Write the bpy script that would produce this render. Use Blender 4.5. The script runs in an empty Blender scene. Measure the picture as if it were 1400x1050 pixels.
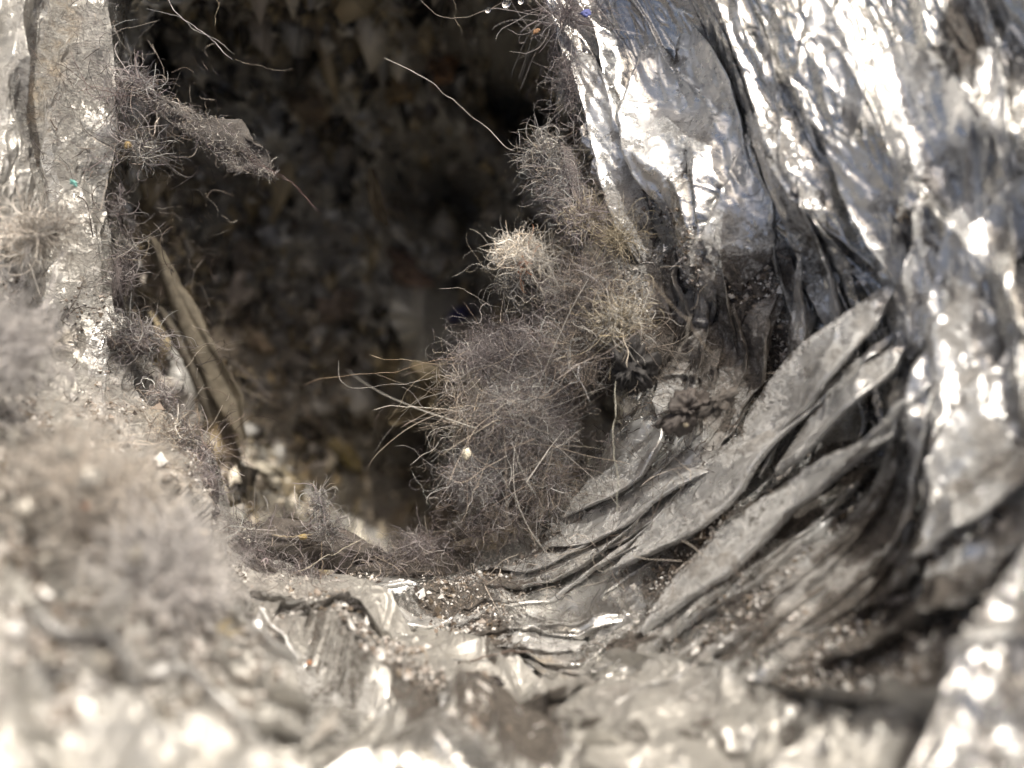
import bpy, math
import numpy as np
from mathutils import Vector
# ---------------------------------------------------------------- camera, sky, sun, exposure (1 unit = 1 cm)
S = bpy.context.scene
S.unit_settings.scale_length = 0.01
R = math.radians
cam_data = bpy.data.cameras.new('camera')
cam = bpy.data.objects.new('camera', cam_data)
S.collection.objects.link(cam)
S.camera = cam
ZC = 20.0                                   # the camera hangs 20 cm over the bottom of the duct and looks straight down
cam.location = (0, 0, ZC)
HFOV = R(60)
cam_data.sensor_width = 360
cam_data.lens = 180 / math.tan(HFOV / 2)
cam_data.clip_start = 0.05
cam_data.clip_end = 2000
cam_data.dof.use_dof = True
cam_data.dof.focus_distance = 9.9
cam_data.dof.aperture_fstop = 1.35
cam_data.dof.aperture_blades = 7

SUN_EL, SUN_AZ = R(40), R(18)               # azimuth clockwise from +Y
W = bpy.data.worlds.new('World'); S.world = W; W.use_nodes = True
wn = W.node_tree.nodes; wn.clear()
sky = wn.new('ShaderNodeTexSky'); sky.sky_type = 'NISHITA'; sky.sun_disc = False
sky.sun_elevation = SUN_EL; sky.sun_rotation = SUN_AZ
sky.air_density = 0.8; sky.dust_density = 7.0; sky.ozone_density = 0.3
bg = wn.new('ShaderNodeBackground'); bg.inputs['Strength'].default_value = 0.15
wo = wn.new('ShaderNodeOutputWorld')
W.node_tree.links.new(sky.outputs[0], bg.inputs[0]); W.node_tree.links.new(bg.outputs[0], wo.inputs[0])
sd = bpy.data.lights.new('sun', 'SUN'); sd.energy = 3.7; sd.angle = R(0.5); sd.color = (1, .975, .945)
sun = bpy.data.objects.new('sun', sd); S.collection.objects.link(sun)
sv = Vector((math.sin(SUN_AZ) * math.cos(SUN_EL), math.cos(SUN_AZ) * math.cos(SUN_EL), math.sin(SUN_EL)))
sun.location = sv * 60
sun.rotation_euler = sv.to_track_quat('Z', 'Y').to_euler()
S.view_settings.view_transform = 'Standard'
S.view_settings.look = 'None'
S.view_settings.exposure = 0.17
S.view_settings.use_white_balance = True
S.view_settings.white_balance_temperature = 6800
S.view_settings.white_balance_tint = 8
S.view_settings.gamma = 1
S.render.engine = 'CYCLES'
S.cycles.max_bounces = 8
S.cycles.diffuse_bounces = 6
S.cycles.glossy_bounces = 5
S.cycles.sample_clamp_indirect = 6
rng = np.random.default_rng(7)

# ---------------------------------------------------------------- noise helpers
def _h(*a):
    s = np.zeros(np.shape(a[0]))
    for v, k in zip(a, (127.1, 311.7, 74.7, 19.19)):
        s = s + v * k
    f = np.sin(s) * 43758.5453
    return f - np.floor(f)
def vnoise(x, y, seed=0):
    xi, yi = np.floor(x), np.floor(y); fx, fy = x - xi, y - yi
    ux, uy = fx*fx*fx*(fx*(fx*6-15)+10), fy*fy*fy*(fy*(fy*6-15)+10)
    g = lambda i, j: _h(xi+i, yi+j, seed*3.7+.5)
    return ((g(0,0)*(1-ux)+g(1,0)*ux)*(1-uy) + (g(0,1)*(1-ux)+g(1,1)*ux)*uy)*2-1
def fbm(x, y, o=4, seed=0, gain=.5):
    s, a = 0, 1
    for i in range(o):
        s = s + a*vnoise(x, y, seed+i*11); x, y = x*2.03+3.1, y*2.03-1.7; a *= gain
    return s
def worley(x, y, seed=0):
    """distance to nearest cell point, to second, and a random per cell"""
    xi, yi = np.floor(x), np.floor(y)
    f1 = np.full(np.shape(x), 9.); f2 = f1.copy(); idd = np.zeros(np.shape(x))
    for i in (-1, 0, 1):
        for j in (-1, 0, 1):
            cx, cy = xi+i, yi+j
            px, py = cx + _h(cx, cy, seed+.3), cy + _h(cx, cy, seed+7.9)
            d = np.hypot(x-px, y-py)
            m = d < f1
            f2 = np.where(m, f1, np.minimum(f2, d)); idd = np.where(m, _h(cx, cy, seed+3.3), idd); f1 = np.where(m, d, f1)
    return f1, f2, idd
def sstep(a, b, x):
    t = np.clip((x-a)/(b-a), 0, 1); return t*t*(3-2*t)
def tilt_cells(x, y, seed):
    """crumpled sheet: every cell is a plane of its own tilt, the planes meet in sharp creases"""
    xi, yi = np.floor(x), np.floor(y)
    best = np.full(np.shape(x), -1e9)
    for i in (-2, -1, 0, 1, 2):
        for j in (-2, -1, 0, 1, 2):
            cx, cy = xi+i, yi+j
            px, py = cx + _h(cx, cy, seed+.3), cy + _h(cx, cy, seed+7.9)
            gx, gy = _h(cx, cy, seed+13.1)-.5, _h(cx, cy, seed+17.7)-.5
            dx, dy = x-px, y-py
            v = -0.9*np.maximum(np.hypot(dx, dy)-.15, 0)**1.25 + 1.5*(gx*dx + gy*dy) + .5*_h(cx, cy, seed+23.)
            best = np.maximum(best, v)
    return best

def facets(x, y, seed):
    """a sheet creased into flat triangles: linear between random heights on a jittered lattice"""
    x, y = x + .36*vnoise(x*.8, y*.8, seed+1) + .04*vnoise(x*2.6, y*2.6, seed+2), y + .36*vnoise(x*.8+5, y*.8, seed+3) + .04*vnoise(x*2.6+7, y*2.6, seed+4)
    xi, yi = np.floor(x), np.floor(y); fx, fy = x-xi, y-yi
    h = lambda i, j: _h(xi+i, yi+j, seed*1.3+.7)
    a, b, c, d = h(0, 0), h(1, 0), h(0, 1), h(1, 1)
    fl = _h(xi, yi, seed+91.) > .5
    up = np.where(fx > fy, a+(b-a)*fx+(d-b)*fy, a+(c-a)*fy+(d-c)*fx)
    dn = np.where(fx+fy < 1, a+(b-a)*fx+(c-a)*fy, d+(c-d)*(1-fx)+(b-d)*(1-fy))
    return np.where(fl, up, dn)*2-1
# ---------------------------------------------------------------- image-plane survey -> places in the duct
def rbf(pts):
    P = np.array(pts, float); n = len(P); X = P[:, :2]/400; z = P[:, 2]
    def K(r): return np.where(r > 1e-9, r*r*np.log(np.maximum(r, 1e-9)), 0)
    A = np.zeros((n+3, n+3)); A[:n, :n] = K(np.hypot(X[:, None, 0]-X[None, :, 0], X[:, None, 1]-X[None, :, 1])) + np.eye(n)*.01
    A[:n, n] = 1; A[:n, n+1:] = X; A[n, :n] = 1; A[n+1:, :n] = X.T
    w = np.linalg.solve(A, np.concatenate([z, [0, 0, 0]]))
    def f(u, v):
        u = np.asarray(u, float)/400; v = np.asarray(v, float)/400
        s = w[n] + w[n+1]*u + w[n+2]*v
        for k in range(n): s = s + w[k]*K(np.hypot(u-X[k, 0], v-X[k, 1]))
        return s
    return f
T = math.tan(HFOV/2)
def place(u, v, d):
    """survey coordinates (1400 x 1050) and distance below the lens -> cm"""
    u, v, d = np.broadcast_arrays(np.asarray(u, float), np.asarray(v, float), np.asarray(d, float))
    k = d*T/700
    return np.stack([(u-700)*k, (525-v)*k, ZC-d], -1)
depth_wall = rbf([
 (145,0,10.3),(147,200,10.3),(150,400,10.2),(235,600,10.0),(290,680,10.0),(400,780,10.1),(480,800,10.3),(600,800,10.4),(690,755,10.5),(770,690,10.5),
 (835,580,10.4),(865,500,10.2),(810,320,10.2),(775,200,10.2),(745,0,10.5),(720,-80,10.5),(150,-80,10.3),(420,-90,10.4),(420,-300,9.6),
 (900,200,9.5),(900,0,9.7),(950,450,9.5),(1000,300,8.9),(1100,100,8.4),(1200,300,7.8),(1400,300,7.1),(1650,300,6.0),(1400,0,7.2),(1650,-300,6.6),(1100,-300,8.8),
 (960,600,9.3),(1050,560,8.7),(1200,600,7.3),(1400,700,6.3),(1650,700,4.9),(900,700,9.4),(900,850,8.4),(800,800,9.5),(1000,1000,6.4),(1300,950,5.7),(1650,1200,4.2),
 (700,860,9.4),(700,950,7.9),(700,1050,6.3),(700,1250,4.6),(520,860,9.3),(400,950,7.2),(350,830,8.9),(200,1000,6.0),(0,1000,5.4),(-250,1200,4.2),
 (0,700,7.0),(120,700,7.6),(0,500,8.3),(100,500,9.3),(0,200,9.4),(0,0,9.6),(-250,200,8.2),(-250,-300,8.6),(-250,700,5.6),(200,800,7.3)])
RIM = np.array([(745,0),(758,60),(772,130),(790,200),(812,320),(850,420),(868,500),(850,570),(800,650),(740,715),(670,760),(580,785),(480,800),(400,790),(330,750),
 (295,680),(240,600),(205,540),(160,450),(152,330),(148,150),(143,0),(155,-18),(260,-34),(450,-40),(640,-36)], float)
CEN = np.array([470., 400.])
_ra = np.arctan2(RIM[:, 1]-CEN[1], RIM[:, 0]-CEN[0]); _rr = np.hypot(*(RIM-CEN).T)
_o = np.argsort(_ra)
def rim_r(th):
    th = (np.asarray(th)+np.pi) % (2*np.pi) - np.pi
    return np.interp(th, np.concatenate([_ra[_o]-2*np.pi, _ra[_o], _ra[_o]+2*np.pi]), np.tile(_rr[_o], 3))
thg = np.linspace(-np.pi, np.pi, 721); _k = np.hanning(81); _k /= _k.sum()
_rs = np.convolve(np.concatenate([rim_r(thg)[:-1]]*3), _k, 'same')[720:1440]
def soft_rim(t): return np.interp((np.asarray(t)+np.pi) % (2*np.pi), np.linspace(0, 2*np.pi, 720, endpoint=False), _rs)
def polar(u, v):
    th = np.arctan2(v-CEN[1], u-CEN[0]); r = np.hypot(u-CEN[0], v-CEN[1])
    return th, r
# folds of the duct run round the opening: along = centimetres round it, across = towards the lens
def flow(u, v):
    th, r = polar(u, v)
    # no seam in view: the cut of the angle lies straight left, so shift it to the top (out of frame)
    t2 = (th + np.pi/2) % (2*np.pi)
    return t2*3.2, (r-soft_rim(th))/95.0
def crumple(u, v, fine=True):
    a, b = flow(u, v)
    wa = a + .5*vnoise(a*.8, b*.8, 5); wb = b + .45*vnoise(a*.7, b*.9, 9)
    calm = 1 - .85*np.exp(-(((u-880)/190)**2+((v-740)/150)**2)**2)      # the pleats there lie on a calmer sheet
    h = .55*facets(wa*.6+.2*wb, wb*.5-.3*wa, 3.) + .05*tilt_cells(wa*.8, wb*1.0, 5.)
    h = h + .34*facets(wa*1.1+.45*wb, wb*1.5-.6*wa, 11.)
    if fine:
        h = h + .045*facets(wa*2.3+1.3*b, wb*3.4-.6*a, 23.)
        h = h + .010*facets(a*7.-1.1*b+fbm(a*2, b*2, 2, 31)*.5, wb*7.+.8*a, 37.)
        h = h + .006*facets(a*15.+2.1*b, b*14.-1.2*a, 43.)
        h = h + .006*fbm(a*9, b*9, 4, 41)
    def lines(x, y, seed, w): return np.maximum(0, 1-np.abs(vnoise(x, y, seed)+.25*vnoise(x*2.3, y*2.3, seed+1))/w)
    if fine:
        h = h + .10*lines(a*.9+.35*b, b*1.3-.5*a, 51, .10)*(.4+.6*sstep(-.2, .4, vnoise(a*.7, b*.7, 52)))
        h = h + .024*lines(a*2.1-.9*b, b*2.4+.5*a, 53, .10) - .026*lines(a*1.6+1.1*b, b*2.0-.9*a, 55, .08)
        h = h + .022*lines(a*6-2*b, b*5+.8*a, 57, .16)
    h = h*calm + .1
    return h - .25
def wall_point(u, v, lift=0.0, dfun=depth_wall, cr=1.0, fine=True):
    """a point on the crumpled wall, lifted by so many cm off it"""
    u = np.asarray(u, float); v = np.asarray(v, float)
    e = 3.0
    p = place(u, v, dfun(u, v))
    du = place(u+e, v, dfun(u+e, v)) - p; dv = place(u, v+e, dfun(u, v+e)) - p
    n = np.cross(dv, du); n /= np.linalg.norm(n, axis=-1, keepdims=True)+1e-12
    n = np.where(n[..., 2:3] < 0, -n, n)
    th, r = polar(u, v)
    edge = .35 + .65*sstep(-10, 90, r-rim_r(th))
    h = crumple(u, v, fine)*cr*edge + lift
    return p + n*h[..., None]

# ---------------------------------------------------------------- soiling survey (where the foil is dusty, grimy, tan)
def blobs(u, v, L, seed=0):
    uu = u + 26*fbm(u/70, v/70, 4, seed); vv = v + 26*fbm(u/70+9, v/70+4, 4, seed+2)
    m = np.zeros(np.shape(u))
    for (cx, cy, rx, ry, ang, amp) in L:
        c, s = math.cos(R(ang)), math.sin(R(ang))
        x, y = (uu-cx), (vv-cy)
        q = ((x*c+y*s)/rx)**2 + ((-x*s+y*c)/ry)**2
        m = np.maximum(m, amp*np.exp(-q*q*.7))
    return m
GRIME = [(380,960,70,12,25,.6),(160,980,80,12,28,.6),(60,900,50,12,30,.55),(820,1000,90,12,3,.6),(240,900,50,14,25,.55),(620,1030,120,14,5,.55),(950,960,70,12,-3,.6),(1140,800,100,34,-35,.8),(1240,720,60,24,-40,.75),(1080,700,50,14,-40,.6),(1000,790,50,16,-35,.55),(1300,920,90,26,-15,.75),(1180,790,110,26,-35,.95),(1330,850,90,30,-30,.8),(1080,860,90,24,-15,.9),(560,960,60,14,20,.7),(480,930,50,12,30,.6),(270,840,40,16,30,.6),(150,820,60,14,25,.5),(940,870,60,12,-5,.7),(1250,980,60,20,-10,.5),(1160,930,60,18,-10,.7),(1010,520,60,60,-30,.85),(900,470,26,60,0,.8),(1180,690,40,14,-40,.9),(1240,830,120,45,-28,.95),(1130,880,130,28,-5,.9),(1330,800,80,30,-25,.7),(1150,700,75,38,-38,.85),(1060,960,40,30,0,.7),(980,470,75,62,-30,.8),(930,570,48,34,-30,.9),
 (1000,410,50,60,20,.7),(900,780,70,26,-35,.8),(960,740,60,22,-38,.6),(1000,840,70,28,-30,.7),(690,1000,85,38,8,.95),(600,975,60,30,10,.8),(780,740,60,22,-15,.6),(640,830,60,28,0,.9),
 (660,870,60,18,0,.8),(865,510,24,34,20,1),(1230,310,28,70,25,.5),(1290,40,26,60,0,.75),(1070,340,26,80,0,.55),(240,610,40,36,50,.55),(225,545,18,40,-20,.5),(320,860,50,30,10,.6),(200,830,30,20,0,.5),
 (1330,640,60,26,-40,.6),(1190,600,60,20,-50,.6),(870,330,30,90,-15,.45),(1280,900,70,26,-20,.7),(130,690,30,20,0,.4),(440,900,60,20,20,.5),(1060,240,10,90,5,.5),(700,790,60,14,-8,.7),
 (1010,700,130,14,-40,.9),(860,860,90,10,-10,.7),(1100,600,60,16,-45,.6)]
DUST = [(60,300,110,330,0,.3),(100,690,200,110,20,.7),(250,760,140,90,30,.8),(900,950,160,26,5,.5),(520,930,110,30,12,.5),(380,840,110,60,25,.7),(960,430,110,110,0,.7),
 (1100,760,140,80,-35,.75),(1300,880,180,90,-25,.65),(850,350,60,120,-15,.6),(880,690,120,60,-35,.35),(720,760,160,40,-10,.5),(190,540,60,100,10,.6),(150,930,260,110,20,.34),(420,960,120,20,12,.4),(760,950,160,16,3,.3),(1000,560,80,60,0,.6),
 (1400,620,90,120,0,.5),(1350,1000,150,80,0,.3),(60,130,70,160,0,.55)]
TAN = [(70,90,26,150,4,.55),(1320,760,130,40,-28,.6),(1200,690,90,30,-35,.5),(280,870,50,36,0,.7),(80,640,120,50,10,.5),(200,600,60,60,0,.4),(150,700,100,60,0,.5),(700,900,120,14,-6,.6),(930,420,60,50,0,.4),
 (400,1000,180,30,15,.4),(1000,830,70,30,-10,.4),(1290,960,100,30,0,.3),(110,330,90,30,0,.4)]

# ---------------------------------------------------------------- mesh helpers
def grid_faces(nr, nc, wrap=False):
    i = np.arange(nr-1)[:, None]; j = np.arange(nc if wrap else nc-1)[None, :]
    j2 = (j+1) % nc
    return np.stack([i*nc+j, i*nc+j2, (i+1)*nc+j2, (i+1)*nc+j], -1).reshape(-1, 4)
def make(name, V, F, mat, parent=None, smooth=True, attrs=None, origin=None, uv=None):
    V = np.asarray(V, float).reshape(-1, 3)
    if origin is None: origin = V.mean(0) if parent is None else np.zeros(3)
    F = np.asarray(F, np.int32)
    me = bpy.data.meshes.new(name)
    me.vertices.add(len(V)); me.vertices.foreach_set('co', (V-origin).astype(np.float32).ravel())
    k = F.shape[1]
    me.loops.add(F.size); me.loops.foreach_set('vertex_index', F.ravel())
    me.polygons.add(len(F)); me.polygons.foreach_set('loop_start', np.arange(0, F.size, k, dtype=np.int32))
    me.polygons.foreach_set('loop_total', np.full(len(F), k, np.int32))
    me.polygons.foreach_set('use_smooth', np.full(len(F), smooth))
    me.update(calc_edges=True)
    for n, a in (attrs or {}).items():
        a = np.asarray(a, np.float32)
        if a.ndim == 1 or a.shape[-1] == 1:
            at = me.attributes.new(n, 'FLOAT', 'POINT'); at.data.foreach_set('value', a.ravel())
        else:
            at = me.attributes.new(n, 'FLOAT_VECTOR', 'POINT'); at.data.foreach_set('vector', a.reshape(-1, 3).ravel())
    if mat: me.materials.append(mat)
    o = bpy.data.objects.new(name, me); S.collection.objects.link(o)
    o.location = origin
    if parent is not None:
        o.parent = parent; o.location = Vector(origin) - parent.location
    return o
def empty(name, loc):
    o = bpy.data.objects.new(name, None); S.collection.objects.link(o); o.location = Vector([float(c) for c in loc]); o.empty_display_size = .3
    return o
def tag(o, label=None, cat=None, group=None, kind=None):
    for k, x in (('label', label), ('category', cat), ('group', group), ('kind', kind)):
        if x: o[k] = x
    return o

# ---------------------------------------------------------------- materials
class NT:
    def __init__(s, name):
        s.m = bpy.data.materials.new(name); s.m.use_nodes = True; s.t = s.m.node_tree; s.t.nodes.clear()
    def n(s, typ, **kw):
        nd = s.t.nodes.new(typ)
        for k, v in kw.items():
            if k.startswith('i_'):
                key = k[2:]; key = int(key) if key.isdigit() else key.replace('_', ' ')
                if isinstance(v, bpy.types.NodeSocket): s.t.links.new(v, nd.inputs[key])
                else: nd.inputs[key].default_value = v
            else: setattr(nd, k, v)
        return nd
    def link(s, a, b): s.t.links.new(a, b)
    def attr(s, n, vec=False): 
        a = s.n('ShaderNodeAttribute', attribute_name=n); return a.outputs['Vector' if vec else 'Fac']
    def math(s, op, a, b=0., c=None):
        nd = s.n('ShaderNodeMath', operation=op, i_0=a, i_1=b)
        if c is not None:
            if isinstance(c, bpy.types.NodeSocket): s.link(c, nd.inputs[2])
            else: nd.inputs[2].default_value = c
        return nd.outputs[0]
    def noise(s, vec, scale, detail=6, rough=.55, dist=0., out='Fac'):
        return s.n('ShaderNodeTexNoise', i_Vector=vec, i_Scale=scale, i_Detail=detail, i_Roughness=rough, i_Distortion=dist).outputs[out]
    def ramp(s, x, lo, hi, a=0., b=1.):
        nd = s.n('ShaderNodeMapRange', i_0=x, i_1=lo, i_2=hi, i_3=a, i_4=b, interpolation_type='SMOOTHSTEP', clamp=True); return nd.outputs[0]
    def mix(s, f, a, b):
        nd = s.n('ShaderNodeMix', data_type='RGBA')
        for i, x in ((0, f), (6, a), (7, b)):
            if isinstance(x, bpy.types.NodeSocket): s.link(x, nd.inputs[i])
            else: nd.inputs[i].default_value = x if i == 0 else (*x, 1)
        return nd.outputs[2]
    def fmix(s, f, a, b):
        nd = s.n('ShaderNodeMix', data_type='FLOAT')
        for i, x in ((0, f), (2, a), (3, b)):
            if isinstance(x, bpy.types.NodeSocket): s.link(x, nd.inputs[i])
            else: nd.inputs[i].default_value = x
        return nd.outputs[0]
def foil_material(name, dust_bias=-.12, rough=.16, base=(.655, .65, .635), film=.06):
    q = NT(name)
    co = q.attr('where', True)                                  # cm position kept on the sheet
    grime, dust, tan = q.attr('grime'), q.attr('dust'), q.attr('tan')
    n1 = q.noise(co, 1.6, 9, .62); n2 = q.noise(co, 6, 8, .65, .6); n3 = q.noise(co, 26, 6, .7); n4 = q.noise(co, 3.1, 8, .68, 1.2)
    # masks with ragged edges of their own
    dm = q.math('ADD', dust, q.math('MULTIPLY', q.math('SUBTRACT', n4, .5), 1.9))
    dm = q.math('ADD', dm, q.math('MULTIPLY', q.math('SUBTRACT', n3, .5), 1.1))
    dm = q.ramp(q.math('ADD', dm, dust_bias), .22, .78)
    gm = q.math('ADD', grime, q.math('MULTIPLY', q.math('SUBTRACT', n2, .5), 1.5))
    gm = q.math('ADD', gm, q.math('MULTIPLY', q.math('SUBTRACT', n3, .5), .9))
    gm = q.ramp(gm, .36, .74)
    sp = q.ramp(q.noise(co, 17, 3, .6), .69, .74)                # loose specks of dirt
    sp2 = q.ramp(q.noise(co, 48, 2, .6), .70, .76)
    specks = q.math('MAXIMUM', sp, sp2)
    tm = q.ramp(q.math('ADD', tan, q.math('MULTIPLY', q.math('SUBTRACT', n1, .5), 1.4)), .25, .8)
    dcol = q.mix(q.ramp(n2, .35, .65), (.29, .272, .255), (.46, .445, .425))
    dcol = q.mix(tm, dcol, (.40, .335, .25))
    dcol = q.mix(q.ramp(q.noise(co, 70, 3, .7), .55, .75), dcol, (.60, .57, .53))
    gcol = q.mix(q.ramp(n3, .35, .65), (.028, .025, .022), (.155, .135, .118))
    fcol = q.mix(q.ramp(n1, .3, .7), base, tuple(c*.86 for c in base))
    c = q.mix(dm, fcol, dcol)
    c = q.mix(q.math('MULTIPLY', specks, .8), c, (.07, .05, .035))
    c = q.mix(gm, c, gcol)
    cover = q.math('MAXIMUM', dm, gm)
    cover = q.math('MAXIMUM', cover, q.math('MULTIPLY', specks, .9))
    metal = q.math('SUBTRACT', 1.0-film, q.math('MULTIPLY', cover, .55 if film > .3 else .84))
    ro = q.fmix(cover, q.fmix(q.ramp(n2, .3, .7), rough-.05, rough+.20), .72)
    # fine relief: hair-fine creases in the clean foil, crumbs in the dust
    st = q.n('ShaderNodeMapping', i_Vector=co, i_Rotation=(0, 0, R(25)), i_Scale=(1, 1.9, 1)).outputs[0]
    wst = q.n('ShaderNodeVectorMath', operation='ADD', i_0=st, i_1=q.n('ShaderNodeVectorMath', operation='SCALE', i_0=q.noise(co, 3, 4, out='Color'), i_Scale=.10).outputs[0]).outputs[0]
    def plates(sc):
        vo = q.n('ShaderNodeTexVoronoi', feature='F1', i_Vector=wst, i_Scale=sc)
        df = q.n('ShaderNodeVectorMath', operation='SUBTRACT', i_0=wst, i_1=vo.outputs['Position']).outputs[0]
        cc = q.n('ShaderNodeVectorMath', operation='SUBTRACT', i_0=vo.outputs['Color'], i_1=(.5, .5, .5)).outputs[0]
        return q.n('ShaderNodeVectorMath', operation='DOT_PRODUCT', i_0=df, i_1=cc).outputs['Value']
    cre = q.math('ADD', q.math('MULTIPLY', plates(2.2), .10), q.math('MULTIPLY', plates(8.), .055))
    cre = q.math('ADD', cre, q.math('MULTIPLY', n2, .010))
    crumb = q.math('ADD', q.math('MULTIPLY', n3, .03), q.math('MULTIPLY', q.noise(co, 60, 4, .7), .012))
    hh = q.math('ADD', q.math('MULTIPLY', cre, q.fmix(cover, 1., .35)), q.math('MULTIPLY', crumb, q.fmix(cover, .10, 1.)))
    hh = q.math('ADD', hh, q.math('MULTIPLY', cover, .012))
    bp = q.n('ShaderNodeBump', i_Height=hh, i_Strength=.9, i_Distance=1.)
    b = q.n('ShaderNodeBsdfPrincipled', i_Base_Color=c, i_Metallic=metal, i_Roughness=ro, i_Normal=bp.outputs[0])
    o = q.n('ShaderNodeOutputMaterial'); q.link(b.outputs[0], o.inputs[0])
    return q.m
def dirt_material(name, c1, c2, c3, scale=1., rough=.9, bump=.06):
    q = NT(name); co = q.n('ShaderNodeTexCoord').outputs['Object']
    n1 = q.noise(co, 1.2*scale, 8, .65); n2 = q.noise(co, 7*scale, 8, .7, .5); n3 = q.noise(co, 30*scale, 5, .7)
    c = q.mix(q.ramp(n1, .36, .64), c1, c2); c = q.mix(q.ramp(n2, .52, .70), c, c3)
    c = q.mix(q.ramp(n3, .35, .7), c, tuple(x*.5 for x in c1))
    h = q.math('ADD', q.math('MULTIPLY', n2, bump), q.math('MULTIPLY', n3, bump*.5))
    bp = q.n('ShaderNodeBump', i_Height=h, i_Strength=1., i_Distance=1.)
    b = q.n('ShaderNodeBsdfPrincipled', i_Base_Color=c, i_Roughness=rough, i_Normal=bp.outputs[0])
    o = q.n('ShaderNodeOutputMaterial'); q.link(b.outputs[0], o.inputs[0]); return q.m
def fibre_material(name, gloss=.45, trans=.25):
    """every fibre carries its own dye in the attribute 'dye'"""
    q = NT(name); c = q.attr('dye', True)
    b = q.n('ShaderNodeBsdfPrincipled', i_Base_Color=c, i_Roughness=gloss)
    t = q.n('ShaderNodeBsdfTranslucent', i_Color=c)
    m = q.n('ShaderNodeMixShader', i_0=trans); q.link(b.outputs[0], m.inputs[1]); q.link(t.outputs[0], m.inputs[2])
    o = q.n('ShaderNodeOutputMaterial'); q.link(m.outputs[0], o.inputs[0]); return q.m
def plain(name, col, rough=.6, metal=0., scale=20, trans=0.):
    q = NT(name); co = q.n('ShaderNodeTexCoord').outputs['Object']
    n1 = q.noise(co, scale, 6, .65); c = q.mix(q.ramp(n1, .3, .7), tuple(x*.6 for x in col), tuple(min(1, x*1.2) for x in col))
    bp = q.n('ShaderNodeBump', i_Height=n1, i_Strength=.6, i_Distance=.03)
    b = q.n('ShaderNodeBsdfPrincipled', i_Base_Color=c, i_Roughness=rough, i_Metallic=metal, i_Normal=bp.outputs[0], i_Transmission_Weight=trans)
    o = q.n('ShaderNodeOutputMaterial'); q.link(b.outputs[0], o.inputs[0]); return q.m
M_FOIL = foil_material('crumpled aluminium foil')
M_PLEAT = foil_material('foil of the pleats', -.06, .26, (.76, .76, .755), .22)
M_FLAP = foil_material('foil of the near flap', -.04, .42, (.52, .51, .485), .30)
M_FIBRE = fibre_material('lint fibre')
M_HAIR = fibre_material('hair', .3, .1)
M_CAV = foil_material('dust matted foil of the inner duct', -.02, .34, (.80,.78,.72), .3)
M_CAVD = dirt_material('lint matted cavity wall', (.07, .062, .053), (.16, .145, .13), (.24, .19, .12), .6, .85, .2)
M_DROP = NT('water droplet'); _b = M_DROP.n('ShaderNodeBsdfPrincipled', i_Base_Color=(1, 1, 1, 1), i_Roughness=.02, i_Transmission_Weight=1., i_IOR=1.33)
M_DROP.link(_b.outputs[0], M_DROP.n('ShaderNodeOutputMaterial').inputs[0]); M_DROP = M_DROP.m

def sheet_attrs(u, v, V, extra_d=0., extra_g=0.):
    cl = lambda x: np.clip(x, 0, 1).ravel()
    a, b = flow(u, v)
    return {'grime': cl(blobs(u, v, GRIME, 3)+extra_g), 'dust': cl(blobs(u, v, DUST, 13)+extra_d), 'tan': cl(blobs(u, v, TAN, 23)),
            'where': np.asarray(V).reshape(-1, 3)*1.3}

# ================================================================ the duct
duct = empty('foil_duct', (0, 0, 4))
tag(duct, 'crumpled silver foil duct with a dark torn opening, its wall pleated round the hole', 'foil duct')
# wall: rings from behind the torn rim out to the lens side, past the frame
NT_, NR = 1500, 520
th = np.linspace(-np.pi, np.pi, NT_, endpoint=False) + .0
ct, st_ = np.cos(th), np.sin(th)
tx = np.where(ct > 0, (1720-CEN[0])/np.maximum(ct, 1e-6), (-320-CEN[0])/np.minimum(ct, -1e-6))
ty = np.where(st_ > 0, (1330-CEN[1])/np.maximum(st_, 1e-6), (-560-CEN[1])/np.minimum(st_, -1e-6))
outr = 1/((1/tx)**6 + (1/ty)**6)**(1/6.)
rr = rim_r(th); 
rr = rr + 9*fbm(np.cos(th)*9, np.sin(th)*9, 4, 61) + 3*fbm(np.cos(th)*45, np.sin(th)*45, 2, 63)
s = np.linspace(0, 1, NR)**1.15
RRR = rr[None, :]*(1-s[:, None]) + outr[None, :]*s[:, None]
U = CEN[0] + RRR*ct[None, :]; Vv = CEN[1] + RRR*st_[None, :]
P = wall_point(U, Vv)
# lip: the torn edge turns back into the dark
LN = 14
lip = []
for k in range(LN, 0, -1):
    t = k/LN
    push = .10*math.sin(t*math.pi) - .35*t*t
    c2 = P[0].copy(); dirv = np.stack([ct, -st_, 0*ct], -1)
    lip.append(c2 - dirv*push + np.array([0, 0, -1])*(1.1*t**1.3))
Pall = np.concatenate([np.array(lip), P], 0)
Uall = np.concatenate([np.repeat(U[:1], LN, 0), U], 0); Vall = np.concatenate([np.repeat(Vv[:1], LN, 0), Vv], 0)
wat = sheet_attrs(Uall, Vall, Pall)
wall = make('foil_wall', Pall, grid_faces(NR+LN, NT_, True), M_FOIL, duct, attrs=wat, origin=(0, 0, 4))

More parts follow.
